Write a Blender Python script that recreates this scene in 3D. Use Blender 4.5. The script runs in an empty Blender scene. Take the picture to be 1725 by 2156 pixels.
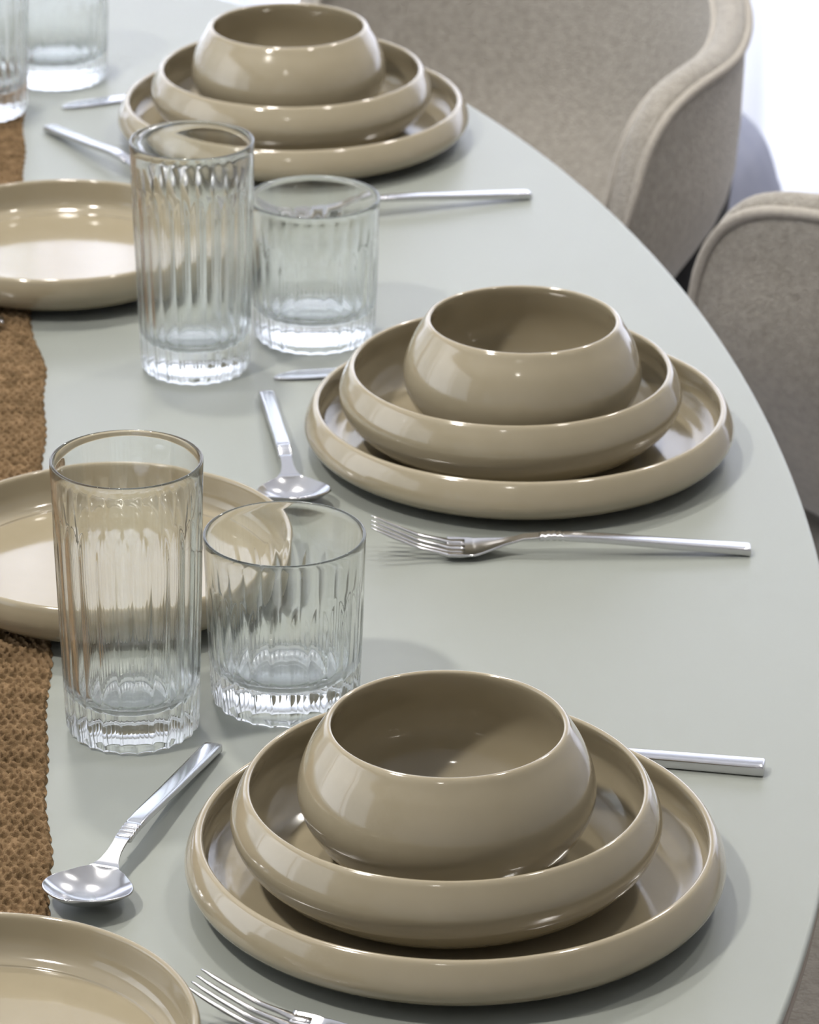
import bpy, math, random
import numpy as np
from mathutils import Vector, Matrix
PI = math.pi
rnd = random.Random(7)
col = bpy.context.scene.collection
TZ = 0.75                                   # height of the table top above the floor

# ------------------------------------------------------------------ helpers
def link_mesh(name, verts, faces, mat=None, parent=None, smooth=True):
    me = bpy.data.meshes.new(name)
    me.from_pydata([tuple(v) for v in verts], [], [tuple(f) for f in faces])
    me.update()
    if smooth:
        me.polygons.foreach_set('use_smooth', [True] * len(me.polygons))
    o = bpy.data.objects.new(name, me)
    col.objects.link(o)
    if mat: me.materials.append(mat)
    if parent: o.parent = parent
    return o

def empty(name, loc, rz=0.0):
    o = bpy.data.objects.new(name, None)
    o.empty_display_size = 0.05
    o.location = loc; o.rotation_euler = (0, 0, rz)
    col.objects.link(o)
    return o

def tag(o, label=None, cat=None, group=None, kind=None):
    if label: o['label'] = label
    if cat: o['category'] = cat
    if group: o['group'] = group
    if kind: o['kind'] = kind
    return o

def copy_tree(o, parent=None):
    c = o.copy(); col.objects.link(c)
    if parent: c.parent = parent
    for ch in list(o.children):
        copy_tree(ch, c)
    return c

def catmull(pts, n=6):
    P = [pts[0]] + list(pts) + [pts[-1]]
    out = []
    for i in range(1, len(P) - 2):
        p0, p1, p2, p3 = (np.array(P[i + k], float) for k in (-1, 0, 1, 2))
        for j in range(n):
            t = j / n
            out.append(tuple(0.5 * ((2 * p1) + (-p0 + p2) * t + (2 * p0 - 5 * p1 + 4 * p2 - p3) * t * t + (-p0 + 3 * p1 - 3 * p2 + p3) * t ** 3)))
    out.append(tuple(pts[-1]))
    return out

def interp(x, xs, ys):
    return float(np.interp(x, xs, ys))

def lathe(name, prof, mat, parent=None, seg=192):
    """prof: list of (r,z) from bottom axis round to top axis (both r=0)."""
    V, F = [], []
    V.append((0, 0, prof[0][1]))
    rings = prof[1:-1]
    for r, z in rings:
        for k in range(seg):
            a = 2 * PI * k / seg
            V.append((r * math.cos(a), r * math.sin(a), z))
    V.append((0, 0, prof[-1][1]))
    last = len(V) - 1
    for k in range(seg):
        F.append((0, 1 + (k + 1) % seg, 1 + k))
    for i in range(len(rings) - 1):
        a0 = 1 + i * seg; b0 = a0 + seg
        for k in range(seg):
            k2 = (k + 1) % seg
            F.append((a0 + k, a0 + k2, b0 + k2, b0 + k))
    a0 = 1 + (len(rings) - 1) * seg
    for k in range(seg):
        F.append((a0 + k, a0 + (k + 1) % seg, last))
    return link_mesh(name, V, F, mat, parent)

def box_mesh(name, lo, hi, mat, parent=None):
    x0, y0, z0 = lo; x1, y1, z1 = hi
    V = [(x0, y0, z0), (x1, y0, z0), (x1, y1, z0), (x0, y1, z0), (x0, y0, z1), (x1, y0, z1), (x1, y1, z1), (x0, y1, z1)]
    F = [(0, 3, 2, 1), (4, 5, 6, 7), (0, 1, 5, 4), (1, 2, 6, 5), (2, 3, 7, 6), (3, 0, 4, 7)]
    return link_mesh(name, V, F, mat, parent, smooth=False)

def tube_mesh(name, pts, rad, mat, parent=None, seg=10, closed=False):
    pts = [Vector(p) for p in pts]
    V, F = [], []
    n = len(pts)
    up = Vector((0, 0, 1))
    for i, p in enumerate(pts):
        a = pts[max(i - 1, 0)]; b = pts[min(i + 1, n - 1)]
        t = (b - a).normalized()
        s = t.cross(up)
        if s.length < 1e-3: s = Vector((1, 0, 0))
        s.normalize(); u = s.cross(t)
        r = rad[i] if hasattr(rad, '__len__') else rad
        for k in range(seg):
            q = 2 * PI * k / seg
            V.append(p + r * (math.cos(q) * s + math.sin(q) * u))
    for i in range(n - 1):
        for k in range(seg):
            k2 = (k + 1) % seg
            F.append((i * seg + k, i * seg + k2, (i + 1) * seg + k2, (i + 1) * seg + k))
    F.append(tuple(range(seg))[::-1]); F.append(tuple((n - 1) * seg + k for k in range(seg)))
    return link_mesh(name, V, F, mat, parent)

# ------------------------------------------------------------------ materials
def new_mat(name):
    m = bpy.data.materials.new(name); m.use_nodes = True
    nt = m.node_tree
    return m, nt, nt.nodes['Principled BSDF']

def simple(name, c, rough=0.5, metal=0.0, spec=0.5, **kw):
    m, nt, b = new_mat(name)
    b.inputs['Base Color'].default_value = (*c, 1)
    b.inputs['Roughness'].default_value = rough
    b.inputs['Metallic'].default_value = metal
    b.inputs['Specular IOR Level'].default_value = spec
    for k, v in kw.items(): b.inputs[k].default_value = v
    return m

def noisy(name, c1, c2, scale, rough, bump=0.0, bscale=None, detail=4, spec=0.5, coat=0.0, bdist=0.001, metal=0.0):
    m, nt, b = new_mat(name)
    N = nt.nodes; L = nt.links
    tc = N.new('ShaderNodeTexCoord')
    nz = N.new('ShaderNodeTexNoise'); nz.inputs['Scale'].default_value = scale; nz.inputs['Detail'].default_value = detail
    L.new(tc.outputs['Object'], nz.inputs['Vector'])
    mx = N.new('ShaderNodeMix'); mx.data_type = 'RGBA'
    mx.inputs[6].default_value = (*c1, 1); mx.inputs[7].default_value = (*c2, 1)
    mr = N.new('ShaderNodeMapRange'); mr.inputs[1].default_value = 0.3; mr.inputs[2].default_value = 0.7
    L.new(nz.outputs['Fac'], mr.inputs[0]); L.new(mr.outputs[0], mx.inputs[0])
    L.new(mx.outputs[2], b.inputs['Base Color'])
    b.inputs['Roughness'].default_value = rough
    b.inputs['Specular IOR Level'].default_value = spec
    b.inputs['Metallic'].default_value = metal
    b.inputs['Coat Weight'].default_value = coat; b.inputs['Coat Roughness'].default_value = 0.04
    if bump:
        n2 = N.new('ShaderNodeTexNoise'); n2.inputs['Scale'].default_value = bscale or scale * 4; n2.inputs['Detail'].default_value = 3
        L.new(tc.outputs['Object'], n2.inputs['Vector'])
        bp = N.new('ShaderNodeBump'); bp.inputs['Strength'].default_value = bump; bp.inputs['Distance'].default_value = bdist
        L.new(n2.outputs['Fac'], bp.inputs['Height']); L.new(bp.outputs[0], b.inputs['Normal'])
    return m

M = {}
M['ceramic'] = noisy('ceramic_glaze', (0.284, 0.244, 0.168), (0.296, 0.255, 0.177), 60, 0.11, bump=0.05, bscale=35, spec=0.55, coat=0.35, bdist=0.0006)
M['table'] = noisy('table_lacquer', (0.240, 0.255, 0.233), (0.246, 0.261, 0.239), 9, 0.38, bump=0.03, bscale=700, spec=0.5, bdist=0.0003)
M['table_edge'] = simple('table_edge', (0.20, 0.165, 0.14), 0.4)
M['steel'] = simple('polished_steel', (0.60, 0.60, 0.62), 0.16, 1.0)
M['fabric'] = noisy('chair_wool', (0.290, 0.268, 0.235), (0.385, 0.358, 0.320), 160, 0.95, bump=0.8, bscale=420, detail=6, spec=0.15, bdist=0.003)
M['fabric'].node_tree.nodes['Principled BSDF'].inputs['Sheen Weight'].default_value = 0.3
M['piping'] = noisy('chair_piping', (0.35, 0.325, 0.29), (0.41, 0.38, 0.34), 300, 0.95, bump=0.5, bscale=600, spec=0.15, bdist=0.001)
M['black'] = simple('black_metal', (0.012, 0.013, 0.018), 0.45)
M['blue_grey'] = noisy('blue_grey_cover', (0.20, 0.21, 0.27), (0.23, 0.24, 0.30), 40, 0.7, bump=0.2, bscale=300)
M['wall'] = noisy('wall_paint', (0.50, 0.49, 0.48), (0.52, 0.51, 0.50), 6, 0.85)
M['ceiling'] = noisy('ceiling_paint', (0.82, 0.82, 0.81), (0.84, 0.84, 0.83), 6, 0.9)
M['white_frame'] = simple('white_frame', (0.75, 0.75, 0.76), 0.4)
M['lamp_ring'] = simple('lamp_ring', (0.8, 0.8, 0.8), 0.3, 0.6)

# floor: pale polished tiles
m, nt, b = new_mat('floor_tiles'); N = nt.nodes; L = nt.links
tc = N.new('ShaderNodeTexCoord'); br = N.new('ShaderNodeTexBrick')
br.offset = 0; br.inputs['Scale'].default_value = 1.0
br.inputs['Brick Width'].default_value = 0.8; br.inputs['Row Height'].default_value = 0.8
br.inputs['Mortar Size'].default_value = 0.002
br.inputs['Color1'].default_value = (0.66, 0.64, 0.63, 1); br.inputs['Color2'].default_value = (0.64, 0.62, 0.61, 1)
br.inputs['Mortar'].default_value = (0.4, 0.39, 0.38, 1)
L.new(tc.outputs['Object'], br.inputs['Vector']); L.new(br.outputs['Color'], b.inputs['Base Color'])
b.inputs['Roughness'].default_value = 0.09; b.inputs['Specular IOR Level'].default_value = 0.8
M['floor'] = m

# glass
m = bpy.data.materials.new('clear_glass'); m.use_nodes = True; nt = m.node_tree; N = nt.nodes; L = nt.links
N.clear()
out = N.new('ShaderNodeOutputMaterial'); g = N.new('ShaderNodeBsdfGlass')
g.inputs['Color'].default_value = (0.990, 0.998, 0.995, 1); g.inputs['Roughness'].default_value = 0.0; g.inputs['IOR'].default_value = 1.5
tq = N.new('ShaderNodeBsdfTransparent'); tq.inputs[0].default_value = (0.985, 1.0, 0.995, 1)
mq = N.new('ShaderNodeMixShader'); mq.inputs[0].default_value = 0.07
L.new(g.outputs[0], mq.inputs[1]); L.new(tq.outputs[0], mq.inputs[2]); L.new(mq.outputs[0], out.inputs['Surface'])
M['glass'] = m
m = bpy.data.materials.new('window_glass'); m.use_nodes = True; nt = m.node_tree; N = nt.nodes; L = nt.links
N.clear()
out = N.new('ShaderNodeOutputMaterial'); t_ = N.new('ShaderNodeBsdfTransparent'); gl = N.new('ShaderNodeBsdfGlossy')
gl.inputs['Roughness'].default_value = 0.02; mx = N.new('ShaderNodeMixShader'); mx.inputs[0].default_value = 0.06
L.new(t_.outputs[0], mx.inputs[1]); L.new(gl.outputs[0], mx.inputs[2]); L.new(mx.outputs[0], out.inputs['Surface'])
M['pane'] = m

# sheer curtain
m = bpy.data.materials.new('sheer_curtain'); m.use_nodes = True; nt = m.node_tree; N = nt.nodes; L = nt.links
N.clear()
out = N.new('ShaderNodeOutputMaterial'); tr = N.new('ShaderNodeBsdfTranslucent'); df = N.new('ShaderNodeBsdfDiffuse'); tp = N.new('ShaderNodeBsdfTransparent')
tr.inputs['Color'].default_value = (0.86, 0.87, 0.92, 1); df.inputs['Color'].default_value = (0.82, 0.83, 0.87, 1)
m1 = N.new('ShaderNodeMixShader'); m1.inputs[0].default_value = 0.45
m2 = N.new('ShaderNodeMixShader'); m2.inputs[0].default_value = 0.25
L.new(tr.outputs[0], m1.inputs[1]); L.new(df.outputs[0], m1.inputs[2])
L.new(m1.outputs[0], m2.inputs[1]); L.new(tp.outputs[0], m2.inputs[2]); L.new(m2.outputs[0], out.inputs['Surface'])
M['curtain'] = m

# crochet yarn
m, nt, b = new_mat('crochet_yarn'); N = nt.nodes; L = nt.links
tc = N.new('ShaderNodeTexCoord'); nz = N.new('ShaderNodeTexNoise'); nz.inputs['Scale'].default_value = 110; nz.inputs['Detail'].default_value = 5
nf = N.new('ShaderNodeTexNoise'); nf.inputs['Scale'].default_value = 1500; nf.inputs['Detail'].default_value = 3
L.new(tc.outputs['Object'], nz.inputs['Vector']); L.new(tc.outputs['Object'], nf.inputs['Vector'])
cr = N.new('ShaderNodeValToRGB')
cr.color_ramp.elements[0].position = 0.3; cr.color_ramp.elements[0].color = (0.105, 0.068, 0.034, 1)
cr.color_ramp.elements[1].position = 0.7; cr.color_ramp.elements[1].color = (0.235, 0.155, 0.086, 1)
L.new(nz.outputs['Fac'], cr.inputs[0]); L.new(cr.outputs[0], b.inputs['Base Color'])
bp = N.new('ShaderNodeBump'); bp.inputs['Strength'].default_value = 0.7; bp.inputs['Distance'].default_value = 0.0008
L.new(nf.outputs['Fac'], bp.inputs['Height']); L.new(bp.outputs[0], b.inputs['Normal'])
b.inputs['Roughness'].default_value = 0.95; b.inputs['Specular IOR Level'].default_value = 0.1
M['yarn'] = m

# ------------------------------------------------------------------ room
X0, X1, Y0, Y1, H = -2.6, 2.6, -1.4, 4.75, 2.62
T = 0.12
def addbox(V, F, lo, hi):
    b0 = len(V); x0, y0, z0 = lo; x1, y1, z1 = hi
    V += [(x0, y0, z0), (x1, y0, z0), (x1, y1, z0), (x0, y1, z0), (x0, y0, z1), (x1, y0, z1), (x1, y1, z1), (x0, y1, z1)]
    F += [tuple(b0 + i for i in f) for f in [(0, 3, 2, 1), (4, 5, 6, 7), (0, 1, 5, 4), (1, 2, 6, 5), (2, 3, 7, 6), (3, 0, 4, 7)]]
def struct(o): o['kind'] = 'structure'; return o
struct(box_mesh('floor', (X0 - T, Y0 - T, -0.1), (X1 + T, Y1 + T, 0), M['floor']))
struct(box_mesh('ceiling', (X0 - T, Y0 - T, H), (X1 + T, Y1 + T, H + 0.1), M['ceiling']))
LY0, LY1, LZ0, LZ1 = 0.2, 3.9, 0.55, 2.25
V, F = [], []
for lo, hi in [((X0 - T, Y0 - T, 0), (X0, LY0, H)), ((X0 - T, LY1, 0), (X0, Y1 + T, H)), ((X0 - T, LY0, 0), (X0, LY1, LZ0)), ((X0 - T, LY0, LZ1), (X0, LY1, H))]:
    addbox(V, F, lo, hi)
struct(link_mesh('wall_left', V, F, M['wall'], smooth=False))
V, F = [], []
for k in range(4):
    y = LY0 + (LY1 - LY0) * k / 3
    addbox(V, F, (X0 - 0.08, y - 0.025, LZ0), (X0 - 0.03, y + 0.025, LZ1))
addbox(V, F, (X0 - 0.08, LY0, LZ0), (X0 - 0.03, LY1, LZ0 + 0.05)); addbox(V, F, (X0 - 0.08, LY0, LZ1 - 0.05), (X0 - 0.03, LY1, LZ1))
win2 = struct(link_mesh('window_2', V, F, M['white_frame'], smooth=False))
box_mesh('pane', (X0 - 0.058, LY0, LZ0 + 0.04), (X0 - 0.052, LY1, LZ1 - 0.04), M['pane'], win2)
struct(box_mesh('wall_right', (X1, Y0 - T, 0), (X1 + T, Y1 + T, H), M['wall']))
struct(box_mesh('wall_front', (X0, Y0 - T, 0), (X1, Y0, H), M['wall']))
# back wall with a wide opening
WZ1 = 2.30; WX0, WX1 = -2.35, 2.35
V, F = [], []
addbox(V, F, (X0, Y1, WZ1), (X1, Y1 + T, H)); addbox(V, F, (X0, Y1, 0), (WX0, Y1 + T, WZ1)); addbox(V, F, (WX1, Y1, 0), (X1, Y1 + T, WZ1))
struct(link_mesh('wall_back', V, F, M['wall'], smooth=False))
V, F = [], []
nb = 4
for i in range(nb + 1):
    x = WX0 + (WX1 - WX0) * i / nb
    addbox(V, F, (x - 0.025, Y1 + 0.03, 0.0), (x + 0.025, Y1 + 0.08, WZ1))
addbox(V, F, (WX0, Y1 + 0.03, 0), (WX1, Y1 + 0.08, 0.06)); addbox(V, F, (WX0, Y1 + 0.03, WZ1 - 0.06), (WX1, Y1 + 0.08, WZ1))
win = struct(link_mesh('window_1', V, F, M['white_frame'], smooth=False))
pn = box_mesh('pane', (WX0, Y1 + 0.052, 0.05), (WX1, Y1 + 0.058, WZ1 - 0.05), M['pane'], win)
# curtains: pleated sheer cloth with real folds
def curtain(x0, x1, seed):
    r = random.Random(seed)
    n = int((x1 - x0) / 0.012); V = []; F = []
    ph = [r.uniform(0, 6.28) for _ in range(4)]
    zs = [0.02, 0.6, 1.2, 1.8, 2.36]
    for j, z in enumerate(zs):
        k = 1.0 - 0.25 * z / 2.36
        for i in range(n + 1):
            x = x0 + (x1 - x0) * i / n
            s = x * 2 * PI / 0.14 + 0.9 * math.sin(x * 5 + ph[0]) + 0.6 * math.sin(x * 11 + ph[1])
            y = 4.60 + 0.055 * k * math.sin(s) + 0.012 * math.sin(2 * s + ph[2])
            V.append((x, y, z))
    for j in range(len(zs) - 1):
        for i in range(n):
            a = j * (n + 1) + i
            F.append((a, a + 1, a + n + 2, a + n + 1))
    o = link_mesh('curtain', V, F, M['curtain'])
    so = o.modifiers.new('cloth', 'SOLIDIFY'); so.thickness = 0.0006
    return o
tag(curtain(-2.42, -0.02, 3), 'white sheer floor-length curtain over the left half of the window, behind the table', 'curtain', 'white curtains')
tag(curtain(0.0, 2.42, 9), 'white sheer floor-length curtain glowing behind the chairs at upper right', 'curtain', 'white curtains')
rl = tube_mesh('curtain_rail', [(-2.45, 4.60, 2.385), (2.45, 4.60, 2.385)], 0.012, M['white_frame'])
tag(rl, 'white rail holding the sheer curtains above the window', 'curtain rail')

# ------------------------------------------------------------------ lamps
def area(name, loc, size, power, color=(1, 1, 1), rot=(0, 0, 0), shape='DISK', size_y=None):
    ld = bpy.data.lights.new(name, 'AREA'); ld.shape = shape; ld.size = size
    if size_y: ld.size_y = size_y
    ld.energy = power; ld.color = color
    o = bpy.data.objects.new(name, ld); o.location = loc; o.rotation_euler = rot
    col.objects.link(o); return o
LAMP = 26.0
lamps = [(-0.95, 1.30, 1.0), (0.75, 1.9, 0.25), (-0.35, 2.75, 0.60), (0.9, 3.4, 0.40), (-0.2, -0.2, 0.06)]
names = ['round ceiling downlight above the left end of the table', 'round ceiling downlight above the right side of the table',
         'round ceiling downlight above the far end of the table', 'round ceiling downlight near the right half of the window',
         'round ceiling downlight nearest the front wall']
for i, (x, y, p) in enumerate(lamps):
    prof = [(0, 0.0), (0.075, 0.0), (0.095, -0.004), (0.10, -0.012), (0.092, -0.016), (0.080, -0.014), (0.074, -0.006), (0, -0.006)]
    f = lathe('ceiling_lamp', prof, M['lamp_ring'], seg=48); f.location = (x, y, H)
    tag(f, names[i], 'ceiling lamp', 'round ceiling downlights')
    area('downlight', (x, y, H - 0.016), 0.15, LAMP * p, (1.0, 0.955, 0.88))
# daylight entering through the window
area('daylight_side', (X0 - 0.35, 2.05, 1.4), 3.6, 22, (0.92, 0.95, 1.0), (0, -PI / 2, 0), 'RECTANGLE', 1.7)
area('daylight', (0, Y1 + 0.35, 1.25), 4.8, 140, (0.92, 0.94, 1.0), (-PI / 2, 0, 0), 'RECTANGLE', 2.4)

w = bpy.data.worlds.new('world'); bpy.context.scene.world = w; w.use_nodes = True
bg = w.node_tree.nodes['Background']; bg.inputs[0].default_value = (0.85, 0.92, 1.0, 1); bg.inputs[1].default_value = 1.2

# ------------------------------------------------------------------ table
TC = (-0.3287, 2.1204); TA, TB = 1.0624, 0.5459
trot = math.atan2(-0.99514905, 0.09837869)          # long axis direction
table = empty('dining_table', (TC[0], TC[1], 0), trot)
tag(table, 'large oval dining table with a pale sage-grey satin top', 'table')
def oval(name, prof, mat, seg=360):
    V, F = [], []
    for (off, z) in prof:
        for k in range(seg):
            a = 2 * PI * k / seg
            nx, ny = math.cos(a) / TA, math.sin(a) / TB; ln = math.hypot(nx, ny)
            V.append((TA * math.cos(a) + off * nx / ln, TB * math.sin(a) + off * ny / ln, z))
    for i in range(len(prof) - 1):
        for k in range(seg):
            k2 = (k + 1) % seg
            F.append((i * seg + k, i * seg + k2, (i + 1) * seg + k2, (i + 1) * seg + k))
    F.append(tuple(range(seg))[::-1]); F.append(tuple((len(prof) - 1) * seg + k for k in range(seg)))
    o = link_mesh(name, V, F, mat, table)
    o.data.polygons[-1].use_smooth = False; o.data.polygons[-2].use_smooth = False
    return o
oval('tabletop', [(-0.004, TZ - 0.0052), (0.0, TZ - 0.0045), (0.0005, TZ - 0.003), (0.0003, TZ - 0.0012), (-0.0006, TZ - 0.0003), (-0.002, TZ)], M['table'])
eb = oval('edge_band', [(-0.012, TZ - 0.022), (-0.004, TZ - 0.0215), (-0.0015, TZ - 0.019), (-0.001, TZ - 0.011), (-0.003, TZ - 0.0095), (-0.003, TZ - 0.0055)], M['table_edge'])
eb['label'] = 'thin dark taupe edge below the top'
for s in (-1, 1):
    pr = [(0, 0.0), (0.20, 0.0), (0.21, 0.006), (0.205, 0.014), (0.10, 0.03), (0.065, 0.06), (0.06, 0.3), (0.065, 0.62), (0.10, 0.70), (0.15, 0.7275), (0, 0.7275)]
    p = lathe('pedestal', pr, M['table_edge'], table, 64); p.location = (s * 0.42, 0, 0)

# ------------------------------------------------------------------ tableware
PLATE = [(0, .0020), (.084, .0020), (.088, .0008), (.091, .0), (.096, .0), (.099, .0010), (.108, .0030), (.116, .0058), (.1218, .0095), (.1247, .0140), (.1246, .0185),
         (.1228, .0235), (.1205, .0278), (.1192, .0293), (.1178, .0297), (.1166, .0290), (.1163, .0270), (.1172, .0225), (.1180, .0180), (.1168, .0130), (.1125, .0090), (.1055, .0069), (.0960, .0060), (.05, .0060), (0, .0060)]
MIDB = [(0, .0020), (.056, .0020), (.060, .0008), (.062, .0), (.067, .0), (.070, .0010), (.079, .0050), (.089, .0120), (.0962, .0200), (.0992, .0275), (.0991, .0330),
        (.0972, .0385), (.0948, .0432), (.0935, .0453), (.0922, .0464), (.0909, .0462), (.0903, .0448), (.0916, .0400), (.0942, .0330), (.0950, .0270), (.0925, .0190), (.0865, .0120), (.078, .0076), (.070, .0062), (.04, .0060), (0, .0060)]
BOWL = [(0, .0020), (.028, .0020), (.031, .0008), (.033, .0), (.037, .0), (.040, .0010), (.048, .0055), (.0575, .0130), (.0645, .0225), (.0682, .0320), (.0687, .0400), (.0668, .0490),
        (.0630, .0580), (.0585, .0655), (.0566, .0686), (.0552, .0700), (.0539, .0701), (.0531, .0690), (.0540, .0655), (.0580, .0575), (.0625, .0480), (.0645, .0390), (.0638, .0310), (.0600, .0215), (.0530, .0135), (.044, .0085), (.034, .0063), (.02, .0060), (0, .0060)]
SMALL = [(0, .0020), (.068, .0020), (.071, .0008), (.073, .0), (.078, .0), (.081, .0010), (.0885, .0040), (.0945, .0090), (.0978, .0150), (.0986, .0200),
         (.0982, .0240), (.0976, .0262), (.0966, .0274), (.0955, .0276), (.0945, .0268), (.0941, .0250), (.0940, .0200), (.0935, .0145), (.0910, .0095), (.0865, .0070), (.081, .0060), (.04, .0060), (0, .0060)]
def ware(name, prof):
    p = catmull(prof, 4)
    p = [(max(r, 0.0), z) for r, z in p]
    p[0] = (0, p[0][1]); p[-1] = (0, p[-1][1])
    return lathe(name, p, M['ceramic'])
plate0 = ware('dinner_plate', PLATE); mid0 = ware('pasta_bowl', MIDB); bowl0 = ware('bowl', BOWL); small0 = ware('side_plate', SMALL)
stacks = [((.0178, 1.6306), (.0177, 1.6285), (.022, 1.6258)), ((.0646, 2.1454), (.058, 2.1496), (.0634, 2.15)), ((-.0874, 2.7217), (-.0855, 2.7197), (-.0842, 2.7209))]
where = ['the front setting', 'the middle setting', 'the far setting']
for i, (b_, m_, p_) in enumerate(stacks):
    o = plate0 if i == 0 else copy_tree(plate0)
    o.location = (p_[0], p_[1], TZ + .0001); o.rotation_euler.z = i
    tag(o, 'large beige dinner plate, bottom of the stack at ' + where[i], 'plate', 'beige dinner plates under the stacks')
    o = mid0 if i == 0 else copy_tree(mid0)
    o.location = (m_[0], m_[1], TZ + .0063); o.rotation_euler.z = i + 1
    tag(o, 'wide shallow beige bowl, middle piece of the stack at ' + where[i], 'bowl', 'wide shallow beige bowls in the stacks')
    o = bowl0 if i == 0 else copy_tree(bowl0)
    o.location = (b_[0], b_[1], TZ + .0129); o.rotation_euler.z = i + 2
    tag(o, 'small round beige bowl, topmost of the stack at ' + where[i], 'bowl', 'small beige bowls on top of the stacks')
smalls = [(-.1845, 1.449, 'beige side plate cut off by the bottom left corner, in front of the spoon'),
          (-.160, 1.956, 'beige side plate behind the front pair of glasses, on the brown runner'),
          (-.227, 2.440, 'beige side plate at upper left beside the far tall glass')]
for i, (x, y, lb) in enumerate(smalls):
    o = small0 if i == 0 else copy_tree(small0)
    o.location = (x, y, TZ + .0038); o.rotation_euler.z = i
    tag(o, lb, 'plate', 'beige side plates')

# glasses with vertical flutes
def glass(name, R, B, h, floor_z, ftop, nfl=24):
    per = 14; seg = nfl * per
    V, F = [], []
    rings = []
    def Rz(z): return B + (R - B) * (z / h) ** 0.9
    # outer wall with flutes
    zs = [0.0006, 0.0016, 0.003, 0.005, 0.008] + list(np.linspace(0.012, ftop - 0.018, 10)) + list(np.linspace(ftop - 0.0165, ftop + 0.001, 13)) + list(np.linspace(ftop + 0.004, h - 0.0010, 6)) + []
    for z in zs:
        s = min(1.0, max(0.0, (ftop - z) / 0.018)); s = s ** 0.8
        hl = min(1.0, (z / 0.004)); inset = 0.0022 * (1 - hl) ** 2
        dp = 0.00080 + 0.0006 * max(0.0, 1 - z / (ftop * 0.6))
        ring = []
        for k in range(seg):
            t = (k % per) / per
            g = dp * (1 - (2 * t - 1) ** 2) - dp * (1 - s)
            r = Rz(z) + 0.0004 * s - inset - max(0.0, g)
            a = 2 * PI * k / seg
            ring.append((r * math.cos(a), r * math.sin(a), z))
        rings.append(ring)
    def circ(r, z): return [(r * math.cos(2 * PI * k / seg), r * math.sin(2 * PI * k / seg), z) for k in range(seg)]
    tw = 0.0018
    for q_ in range(1, 8):
        a_ = PI * q_ / 8
        rings.append(circ(R - tw / 2 + tw / 2 * math.cos(a_), h - 0.0010 + 0.0010 * math.sin(a_)))
    for z in np.linspace(h - 0.001, floor_z + 0.012, 20):
        rings.append(circ(Rz(z) - tw - 0.0012 * (1 - z / h), z))
    ri = Rz(floor_z + 0.012) - tw - 0.0012 * (1 - (floor_z + 0.012) / h)
    for q in range(1, 9):
        a = PI / 2 * q / 8
        rings.append(circ(ri - 0.012 + 0.012 * math.cos(a), floor_z + 0.012 - 0.012 * math.sin(a)))
    rings.append(circ((ri - 0.012) * 0.5, floor_z - 0.0004))
    V = [p for r in rings for p in r]
    n = len(rings)
    for i in range(n - 1):
        for k in range(seg):
            k2 = (k + 1) % seg
            F.append((i * seg + k, i * seg + k2, (i + 1) * seg + k2, (i + 1) * seg + k))
    top = len(V); V.append((0, 0, floor_z - 0.0005))
    for k in range(seg): F.append(((n - 1) * seg + k, (n - 1) * seg + (k + 1) % seg, top))
    # underside: shallow punt
    under = [circ(B - 0.0040, 0.0003), circ(B - 0.006, 0.0009), circ(B * 0.5, 0.0022)]
    b0 = len(V)
    for u in under: V += u
    prev = 0
    for i in range(3):
        cur = b0 + i * seg
        for k in range(seg):
            k2 = (k + 1) % seg
            F.append((prev + k2, prev + k, cur + k, cur + k2))
        prev = cur
    c = len(V); V.append((0, 0, 0.0024))
    for k in range(seg): F.append((prev + (k + 1) % seg, prev + k, c))
    return link_mesh(name, V, F, M['glass'])
tall0 = glass('highball_glass', .0375, .0327, .1461, .019, .1461 - .024)
short0 = glass('tumbler_glass', .0409, .0372, .0914, .017, .0914 - .022)
talls = [(-.1377, 1.7883, 'tall ribbed clear glass in the front pair, nearest the camera'),
         (-.1313, 2.2767, 'tall ribbed clear glass in the middle pair, in front of the far bowl stack'),
         (-.311, 2.765, 'tall ribbed clear glass cut off by the top left corner of the photo')]
shorts = [(-.0624, 1.8232, 'short ribbed clear tumbler in the front pair, behind the front bowl stack'),
          (-.0600, 2.3320, 'short ribbed clear tumbler in the middle pair, right of the tall glass'),
          (-.265, 2.860, 'short ribbed clear tumbler at the top left, behind the far spoon')]
for k, (src, lst, cat, grp) in enumerate([(tall0, talls, 'drinking glass', 'tall ribbed glasses'), (short0, shorts, 'drinking glass', 'short ribbed tumblers')]):
    for i, (x, y, lb) in enumerate(lst):
        o = src if i == 0 else copy_tree(src)
        o.location = (x, y, TZ + (0.0038 if (k == 0 and i == 2) else 0.0)); o.rotation_euler.z = 0.13 + 0.4 * i + k
        tag(o, lb, cat, grp)

# ------------------------------------------------------------------ cutlery (long axis = local +x, handle end at 0)
def loft(name, st, mat, parent, n=20, sq=4.0):
    """st: (x, halfwidth, halfthick, zcentre, square exponent)"""
    V, F = [], []
    for (x, w_, t_, z, e) in st:
        for k in range(n):
            a = 2 * PI * k / n + PI / n
            c, s = math.cos(a), math.sin(a)
            V.append((x, w_ * math.copysign(abs(c) ** (2 / e), c), z + t_ * math.copysign(abs(s) ** (2 / e), s)))
    for i in range(len(st) - 1):
        for k in range(n):
            k2 = (k + 1) % n
            F.append((i * n + k, (i + 1) * n + k, (i + 1) * n + k2, i * n + k2))
    F.append(tuple(range(n))); F.append(tuple((len(st) - 1) * n + k for k in range(n))[::-1])
    return link_mesh(name, V, F, mat, parent)

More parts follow.
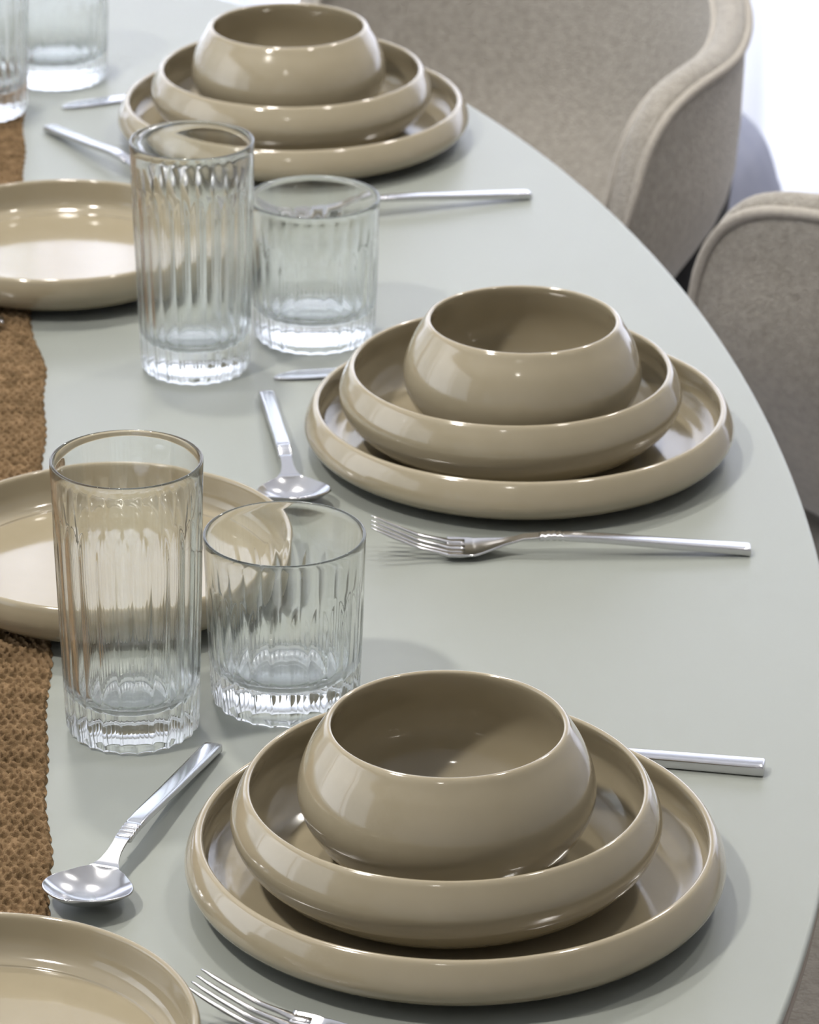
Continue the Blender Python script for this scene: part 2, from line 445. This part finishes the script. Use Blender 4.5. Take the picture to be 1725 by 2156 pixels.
def handle_profile(Lh, w0, w1, t0, t1, zc, rings=True):
    """bevelled bar with four rings near the neck; zc(x) centre height"""
    st = []
    st.append((0.0, w0 * 0.80, t0 * 0.70, zc(0), 5))
    st.append((0.0004, w0 * 0.94, t0 * 0.92, zc(0), 6))
    st.append((0.0010, w0, t0, zc(0), 6))
    for x in np.linspace(0.004, Lh - 0.016, 26):
        f = x / Lh
        st.append((x, w0 + (w1 - w0) * f, t0 + (t1 - t0) * f, zc(x), 6))
    x0 = Lh - 0.0145
    for i in range(4):
        for dx, k in ((0.0, 0.74), (0.0006, 1.0), (0.0014, 1.10), (0.0022, 1.0), (0.0029, 0.74)):
            x = x0 + i * 0.0033 + dx
            f = x / Lh
            st.append((x, (w0 + (w1 - w0) * f) * (0.97 + 0.03 * k), (t0 + (t1 - t0) * f) * k * 1.02, zc(x), 5))
    return st

def surf(name, top, mat, parent, th):
    """closed thin shell from a grid of top points (nu x nv) thickened downward"""
    nu, nv = len(top), len(top[0])
    P = np.array(top, float)
    du = np.gradient(P, axis=0); dv = np.gradient(P, axis=1)
    nrm = np.cross(du, dv); ln = np.linalg.norm(nrm, axis=2, keepdims=True); nrm = nrm / np.maximum(ln, 1e-12)
    if nrm[..., 2].mean() < 0: nrm = -nrm
    bot = P - nrm * th
    V = [tuple(p) for r in P for p in r] + [tuple(p) for r in bot for p in r]
    o = nu * nv; F = []
    for i in range(nu - 1):
        for j in range(nv - 1):
            a = i * nv + j
            F.append((a, a + nv, a + nv + 1, a + 1))
            F.append((o + a, o + a + 1, o + a + nv + 1, o + a + nv))
    for i in range(nu - 1):
        a = i * nv; F.append((a, o + a, o + a + nv, a + nv))
        a = i * nv + nv - 1; F.append((a, a + nv, o + a + nv, o + a))
    for j in range(nv - 1):
        a = j; F.append((a, a + 1, o + a + 1, o + a))
        a = (nu - 1) * nv + j; F.append((a, o + a, o + a + 1, a + 1))
    ob = link_mesh(name, V, F, mat, parent)
    return ob

def make_spoon():
    root = empty('spoon', (0, 0, 0))
    Ls, Lh = 0.181, 0.133
    X = [0, .05, .08, .10, .118, .130, .181]
    zc = lambda x: interp(x, [0, .06, .095, .112, .128, .138], [.0030, .0085, .0122, .0127, .0108, .0090])
    loft('handle', handle_profile(Lh - 0.012, .0048, .0040, .0022, .0017, zc), M['steel'], root)
    bx0, bx1 = 0.1425, 0.1865
    xs = list(np.linspace(Lh - 0.013, bx0, 16)) + [bx0 + (bx1 - bx0) * (0.5 - 0.5 * math.cos(PI * i / 40)) for i in range(1, 41)]
    nv = 29; top = []
    for x in xs:
        q = min(1.0, max(0.0, (x - bx0) / (bx1 - bx0)))
        egg = 0.0207 * (max(0.0, math.sin(PI * q ** 0.90)) ** 0.60)
        nk = interp(x, [.118, .124, .131, .137, .142, .146, .153], [.0036, .0032, .0034, .0046, .0070, .0088, .0])
        w_ = max(0.0004, (egg ** 4 + nk ** 4) ** 0.25)
        dep = 0.0078 * (max(0.0, math.sin(PI * q ** 0.95)) ** 0.75)
        zr = interp(x, [.112, .120, .129, .139, .151, .164, .177, .1865], [.0142, .0135, .0118, .0096, .0090, .0104, .0132, .0158])
        top.append([(x, w_ * math.sin(v * PI / 2), zr - dep * (1 - abs(math.sin(v * PI / 2)) ** 2.1)) for v in np.linspace(-1, 1, nv)])
    surf('bowl', top, M['steel'], root, 0.0011)
    return root

def make_fork():
    root = empty('fork', (0, 0, 0))
    Lh = 0.118
    zc = lambda x: interp(x, [0, .04, .08, .11, .125, .14, .152, .165, .182, .198, .208], [.0028, .0060, .0095, .0112, .0098, .0052, .0020, .0022, .0065, .0135, .0185])
    loft('handle', handle_profile(Lh, .0047, .0034, .0024, .0017, zc), M['steel'], root)
    nv = 15; top = []
    for x in np.linspace(Lh - 0.002, 0.1665, 40):
        w_ = interp(x, [.116, .128, .136, .143, .149, .155, .1665], [.0034, .0033, .0045, .0078, .0104, .0119, .0121])
        cv = interp(x, [.13, .155], [0.0, 0.0018])
        top.append([(x, w_ * math.sin(v * PI / 2), zc(x) + 0.0011 + cv * math.sin(v * PI / 2) ** 2) for v in np.linspace(-1, 1, nv)])
    surf('head', top, M['steel'], root, 0.0012)
    for k in range(4):
        yc = (-1 + 2 * (k + 0.5) / 4)
        st = []
        for x in list(np.linspace(0.157, 0.202, 18)) + [0.205, 0.2072, 0.2085]:
            f = max(0.0, (x - .164) / (.2085 - .164))
            w_ = interp(f, [0, .2, .85, .96, 1], [.0029, .0016, .0012, .0008, .0003]); t_ = interp(f, [0, .8, 1], [.0010, .0008, .0003])
            yy = .0120 * yc * interp(f, [0, 1], [0.98, .90])
            st.append((x, w_, t_, zc(x) + 0.0004 + 0.0018 * (yc * interp(f, [0, 1], [1, .6])) ** 2, 3))
            V = None
            st[-1] = st[-1] + (yy,)
        # loft with lateral offset
        n = 12; V, F = [], []
        for (x, w_, t_, z, e, yy) in st:
            for q in range(n):
                a = 2 * PI * q / n + PI / n; c, s = math.cos(a), math.sin(a)
                V.append((x, yy + w_ * math.copysign(abs(c) ** (2 / e), c), z + t_ * math.copysign(abs(s) ** (2 / e), s)))
        for i in range(len(st) - 1):
            for q in range(n):
                q2 = (q + 1) % n
                F.append((i * n + q, (i + 1) * n + q, (i + 1) * n + q2, i * n + q2))
        F.append(tuple(range(n))); F.append(tuple((len(st) - 1) * n + q for q in range(n))[::-1])
        link_mesh('tine', V, F, M['steel'], root)
    return root

def make_knife():
    root = empty('knife', (0, 0, 0))
    Lh = 0.110
    zc = lambda x: interp(x, [0, .11, .13, .22], [.0033, .0032, .0020, .0014])
    loft('handle', handle_profile(Lh, .0051, .0042, .0031, .0027, zc), M['steel'], root)
    st = []
    for x in list(np.linspace(Lh - 0.001, 0.205, 22)) + [.210, .214, .217, .2190, .2198]:
        f = (x - Lh + .001) / (.2198 - Lh + .001)
        lo = interp(x, [.109, .120, .135, .18, .205, .212, .217, .2198], [-.0040, -.0036, -.0080, -.0095, -.0085, -.0062, -.0030, .0020])
        hi = interp(x, [.109, .120, .20, .212, .2198], [.0040, .0034, .0060, .0052, .0030])
        st.append((x, (hi - lo) / 2, interp(x, [.109, .12, .14, .2198], [.0024, .0013, .0008, .0005]), zc(x), (hi + lo) / 2))
    n = 16; V, F = [], []
    for (x, w_, t_, z, yy) in st:
        for q in range(n):
            a = 2 * PI * q / n; c, s = math.cos(a), math.sin(a)
            V.append((x, yy + w_ * c, z + t_ * s))
    for i in range(len(st) - 1):
        for q in range(n):
            q2 = (q + 1) % n
            F.append((i * n + q, (i + 1) * n + q, (i + 1) * n + q2, i * n + q2))
    F.append(tuple(range(n))); F.append(tuple((len(st) - 1) * n + q for q in range(n))[::-1])
    link_mesh('blade', V, F, M['steel'], root)
    return root

spoon0 = make_spoon(); fork0 = make_fork(); knife0 = make_knife()
def place(src, first, end, d, lb, cat, grp, z=0.0, roll=0.0):
    o = src if first else copy_tree(src)
    o.location = (end[0], end[1], TZ + z)
    o.rotation_euler = (0, 0, math.atan2(d[1], d[0]))
    tag(o, lb, cat, grp)
place(spoon0, True, (-.0960, 1.7625), (-.31, -.951), 'steel spoon in front of the tall glass, its bowl near the bottom left plate', 'spoon', 'steel spoons')
place(spoon0, False, (-.0866, 2.2270), (.13, -.99), 'steel spoon at the middle setting, between the middle glasses and the middle stack', 'spoon', 'steel spoons')
place(spoon0, False, (-.2600, 2.7320), (.54, -.84), 'steel spoon at the far setting, handle pointing to the top left corner', 'spoon', 'steel spoons')
place(spoon0, False, (-.2540, 2.3340), (-.995, -.10), 'steel spoon lying on the brown runner, only its handle end showing at the left edge', 'spoon', 'steel spoons', z=.0042)
place(fork0, True, (.1875, 2.0030), (-.9999, -0.0130), 'steel fork lying full length in front of the middle stack', 'fork', 'steel forks')
place(fork0, False, (.1040, 1.4400), (-.943, .333), 'steel fork at the bottom edge, only its tines in view below the front stack', 'fork', 'steel forks')
place(fork0, False, (.0815, 2.5930), (-.948, -.317), 'steel fork in front of the far stack, partly behind the short tumbler', 'fork', 'steel forks')
place(knife0, True, (.1745, 1.7420), (-.985, .17), 'steel knife behind the front stack, its square handle end showing on the right', 'knife', 'steel knives')
place(knife0, False, (.1350, 2.2850), (-.9925, -.122), 'steel knife behind the middle stack, its rounded blade tip showing on the left', 'knife', 'steel knives')
place(knife0, False, (-.0526, 2.8690), (-.9230, -.385), 'steel knife behind the far stack, its blade tip in front of the short tumbler', 'knife', 'steel knives')

# ------------------------------------------------------------------ crocheted runner
ey = np.array([1.30, 1.46, 1.5936, 1.627, 1.6498, 1.6971, 1.767, 1.8254, 1.8699, 1.95, 2.1078, 2.15, 2.2086, 2.2699, 2.3548, 2.45, 2.6253, 2.7404, 2.88])
ex = np.array([-.153, -.157, -.1628, -.1668, -.168, -.1734, -.1803, -.1836, -.1867, -.195, -.2109, -.214, -.2185, -.2238, -.2406, -.252, -.2687, -.2792, -.292])
ys = np.arange(1.34, 2.86, 0.00062)
fine = np.concatenate([np.arange(0, 0.042, 0.00042), np.arange(0.0425, 0.12, 0.0016)]); coarse = np.linspace(0.125, 0.36, 34)
us = np.concatenate([fine, coarse])
U, Y = np.meshgrid(us, ys)
PX, PY = 0.0052, 0.0118                          # stitch pitch
rng = np.random.default_rng(3)
row = Y / (PY / 2)
scal = 0.0014 * np.abs(np.sin(PI * Y / PY + 0.3 * np.sin(Y * 90))) + 0.0016 * np.sin(Y * 61 + 1.2) * 0.6
edge = np.interp(Y, ey, ex) + scal * np.exp(-U / 0.01)
jit = 0.0006 * np.sin(Y * 310 + U * 200) + 0.0005 * np.sin(Y * 123 - U * 340 + 2)
A = (U + jit) / PX; B = (Y + 0.0008 * np.sin(U * 260 + 1)) / PY
def holes(A, B, a0, b0):
    da = (A - a0 + .5) % 1 - .5; db = (B - b0 + .5) % 1 - .5
    return da, db
Z = np.zeros_like(U)
hole = np.zeros_like(U)
for (a0, b0) in ((0.0, 0.0), (0.5, 0.5)):
    da, db = holes(A, B, a0 + .5, b0)
    hole = np.maximum(hole, np.exp(-((da * PX / 0.00130) ** 2 + (db * PY / 0.0024) ** 2) ** 1.6))
# yarn strands: slanted ridges mirrored each row
rowi = np.floor(B * 2).astype(int); sgn = np.where(rowi % 2 == 0, 1.0, -1.0)
fb = (B * 2) % 1
strand = np.sin(2 * PI * (A * 1.0 + sgn * fb * 0.9 + 0.25 * rowi)); strand2 = np.sin(2 * PI * (A * 2.0 - sgn * fb * 1.3))
puff = np.sin(PI * fb) ** 0.6
Z = 0.0019 + 0.0011 * puff + 0.00055 * strand * puff + 0.00025 * strand2 + 0.00018 * rng.standard_normal(U.shape) * (us[None, :] < 0.121)
Z = Z - hole * 0.0042
Z = Z * np.clip(U / 0.0012, 0.0, 1.0) ** 0.5
Z = np.maximum(Z, 0.0003)
Xw = edge - U
nv_, nu_ = U.shape
co = np.stack([Xw.ravel(), Y.ravel(), TZ + Z.ravel()], 1)
n0 = len(co)
low = np.stack([Xw.ravel(), Y.ravel(), np.full(n0, TZ + 0.0001)], 1)
idx = np.arange(n0).reshape(nv_, nu_)
q = np.stack([idx[:-1, :-1], idx[1:, :-1], idx[1:, 1:], idx[:-1, 1:]], -1).reshape(-1, 4)
me = bpy.data.meshes.new('table_runner')
me.vertices.add(n0); me.vertices.foreach_set('co', co.ravel().astype(np.float32))
me.loops.add(len(q) * 4); me.loops.foreach_set('vertex_index', q.ravel().astype(np.int32))
me.polygons.add(len(q)); me.polygons.foreach_set('loop_start', np.arange(0, len(q) * 4, 4, dtype=np.int32))
me.polygons.foreach_set('loop_total', np.full(len(q), 4, dtype=np.int32))
me.polygons.foreach_set('use_smooth', np.ones(len(q), dtype=bool))
me.update(calc_edges=True); me.validate()
me.materials.append(M['yarn'])
ro = bpy.data.objects.new('table_runner', me); col.objects.link(ro)
tag(ro, 'brown crocheted table runner with open stitches along the left side of the table', 'table runner')

# ------------------------------------------------------------------ tub chairs
def rim_z(a, zt, zb, rise=0.0, amax=93.0, ex=6.0):
    zt = zt + rise * max(0.0, 1 - (a / 55.0) ** 2) ** 2
    u = (abs(a) - (amax - 33.0)) / 33.0
    if u <= 0: return zt
    u = min(u, 1.0)
    return zb + (zt - zb) * max(0.0, 1 - u ** 4) ** (1 / ex)

def make_chair(name, c, back_deg, label, fab, pip, s=1.0, zt=0.745, zb=0.42, cat='chair', group='beige tub chairs', inner=None, amax=93.0, ex=6.0, off=45.0, th_=0.027):
    root = empty(name, (c[0], c[1], 0), math.radians(back_deg))
    tag(root, label, cat, group)
    R1, R0, th = 0.272 * s, 0.16 * s, th_ * s
    def ro_(z):
        f = max(0.0, min(1.0, (z - zb) / (zt - zb)))
        return s * interp(f, [0, .05, .10, .18, .30, .40, .46, .54, .64, .76, 1, 1.3], [.105, .135, .155, .178, .205, .227, .241, .259, .267, .270, .272, .274])
    angs = list(np.linspace(-amax, 33 - amax, 30)) + list(np.linspace(35 - amax, amax - 35, 50)) + list(np.linspace(amax - 33, amax, 30))
    V, F = [], []
    no, nr, ni = 18, 9, 16
    rimo, rimi = [], []
    for a in angs:
        zr = rim_z(a, zt, zb, 0.03 * s, amax, ex); ar = math.radians(a)
        sec = []
        hr = zr - zb
        for k in range(no):
            z = zb + (zr - 0.012 * s - zb) * (k / (no - 1)) if hr > 0.013 * s else zb + hr * 0.5 * k / (no - 1)
            sec.append((ro_(z), z))
        r_o, z_o = sec[-1]
        for k in range(1, nr + 1):
            q = PI * k / (nr + 1)
            sec.append((r_o - th / 2 + th / 2 * math.cos(q), z_o + min(0.013 * s, hr * 0.5) * math.sin(q)))
        for k in range(ni):
            f = k / (ni - 1); z = z_o + (zb + 0.02 - z_o) * f if hr > 0.04 else z_o - 0.001 * f
            sec.append((ro_(z) - th + 0.004 * s * math.sin(PI * f), z))
        rimo.append(((r_o + 0.001) * math.cos(ar), (r_o + 0.001) * math.sin(ar), z_o + 0.001))
        r_i = r_o - th
        rimi.append(((r_i - 0.0005) * math.cos(ar), (r_i - 0.0005) * math.sin(ar), z_o + 0.001))
        for r, z in sec: V.append((r * math.cos(ar), r * math.sin(ar), z))
    m_ = no + nr + ni
    for i in range(len(angs) - 1):
        for k in range(m_):
            k2 = (k + 1) % m_
            F.append((i * m_ + k, (i + 1) * m_ + k, (i + 1) * m_ + k2, i * m_ + k2))
    F.append(tuple(range(m_))); F.append(tuple((len(angs) - 1) * m_ + k for k in range(m_))[::-1])
    shell = link_mesh('backrest', V, F, fab, root)
    tube_mesh('piping', rimo, 0.0042 * s, pip, shell, 8)
    tube_mesh('piping', rimi, 0.0035 * s, pip, shell, 8)
    # seat: rounded cushion and base
    rs = 0.160 * s
    pr = [(0, zb + 0.005), (rs * 0.80, zb + 0.02), (rs * .9, zb + 0.035), (rs, zb + 0.06), (rs + .006, zb + 0.075), (rs - .008, zb + 0.092), (rs * 0.7, zb + 0.100), (0, zb + 0.102)]
    lathe('seat_cushion', catmull(pr, 4)[:-1] + [(0, zb + 0.102)], inner or fab, root, 72)
    pr = [(0, zb - 0.05), (R0 * 0.70, zb - 0.05), (R0 * 0.85, zb - 0.03), (R0 * .86, zb - 0.006), (R0 * .84, zb + 0.003), (0, zb + 0.003)]
    bs = lathe('seat_base', pr, fab if inner is None else M['black'], root, 72)
    for k in range(4):
        q = math.radians(off + 90 * k)
        pts = [(.262, -.140), (.254, -.175), (.240, -.215), (.222, -.265), (.205, -.33), (.205, -.45), (.212, -.60), (.226, -.75)]
        sz = zt / 0.745
        if abs((off + 90 * k + 180) % 360 - 180) > amax - 2: pts = [(.135, -.345), (.165, -.36), (.188, -.39), (.198, -.43), (.203, -.50), (.209, -.58), (.218, -.67), (.226, -.75)]
        P = [Vector((r * s * math.cos(q), r * s * math.sin(q), (z + .75) * sz)) for r, z in catmull(pts, 3)]
        tube_mesh('leg', P, [interp(i, [0, 4, 12, 21], [.009, .017, .018, .012]) for i in range(len(P))], M['black'], root, 12)
    return root
make_chair('tub_chair', (0.009, 3.05), 32, 'beige wool tub chair behind the far stack, its concave inner back in view', M['fabric'], M['piping'], s=0.9375, amax=85.0, off=-24.0)
make_chair('tub_chair', (0.408, 2.86), -49, 'beige wool tub chair at the right edge, its convex outer back in view', M['fabric'], M['piping'], zt=.741, ex=4.5, th_=0.017, off=69.0)
make_chair('tub_chair', (0.195, 1.885), 0, 'beige wool tub chair in the bottom right corner, mostly hidden below the table edge', M['fabric'], M['piping'], zt=0.66)
pf = empty('pouf', (0.183, 3.915, 0))
tag(pf, 'low blue-grey rounded pouf near the curtain, seen between the two beige tub chairs', 'pouf')
lathe('cushion', catmull([(0, .03), (.17, .03), (.192, .05), (.200, .10), (.200, .28), (.196, .31), (.182, .350), (.160, .371), (.13, .380), (0, .383)], 4)[:-1] + [(0, .383)], M['blue_grey'], pf, 96)
lathe('base', [(0, 0), (.16, 0), (.165, .005), (.165, .03), (0, .03)], M['black'], pf, 64)

# ------------------------------------------------------------------ camera
f_px, pitch, roll, h = 8422.824, math.radians(23.7278), math.radians(0.3100), 0.904557
cd = bpy.data.cameras.new('camera'); cam = bpy.data.objects.new('camera', cd); col.objects.link(cam)
Fv = Vector((0, math.cos(pitch), -math.sin(pitch))); Rv = Vector((1, 0, 0)); Uv = Rv.cross(Fv)
R2 = Rv * math.cos(roll) + Uv * math.sin(roll); U2 = -Rv * math.sin(roll) + Uv * math.cos(roll)
mt = Matrix((R2, U2, -Fv)).transposed().to_4x4(); mt.translation = Vector((0, 0, h + TZ))
cam.matrix_world = mt
cd.sensor_fit = 'VERTICAL'; cd.sensor_height = 24; cd.sensor_width = 24 * 1725 / 2156
cd.lens = f_px / 2156 * 24
cd.dof.use_dof = True; cd.dof.focus_distance = 1.90; cd.dof.aperture_fstop = cd.lens / 6.5
cd.clip_start = 0.05; cd.clip_end = 50
sc = bpy.context.scene; sc.camera = cam
sc.view_settings.view_transform = 'Standard'; sc.view_settings.look = 'None'; sc.view_settings.gamma = 1
sc.view_settings.use_curve_mapping = False; sc.view_settings.exposure = 0.46
sc.cycles.use_denoising = True
sc.cycles.use_adaptive_sampling = True; sc.cycles.adaptive_threshold = 0.05
sc.cycles.max_bounces = 12; sc.cycles.transmission_bounces = 12; sc.cycles.diffuse_bounces = 4; sc.cycles.glossy_bounces = 5; sc.cycles.transparent_max_bounces = 16
sc.cycles.sample_clamp_indirect = 8; sc.cycles.blur_glossy = 0.3
sc.cycles.caustics_refractive = True; sc.cycles.caustics_reflective = True
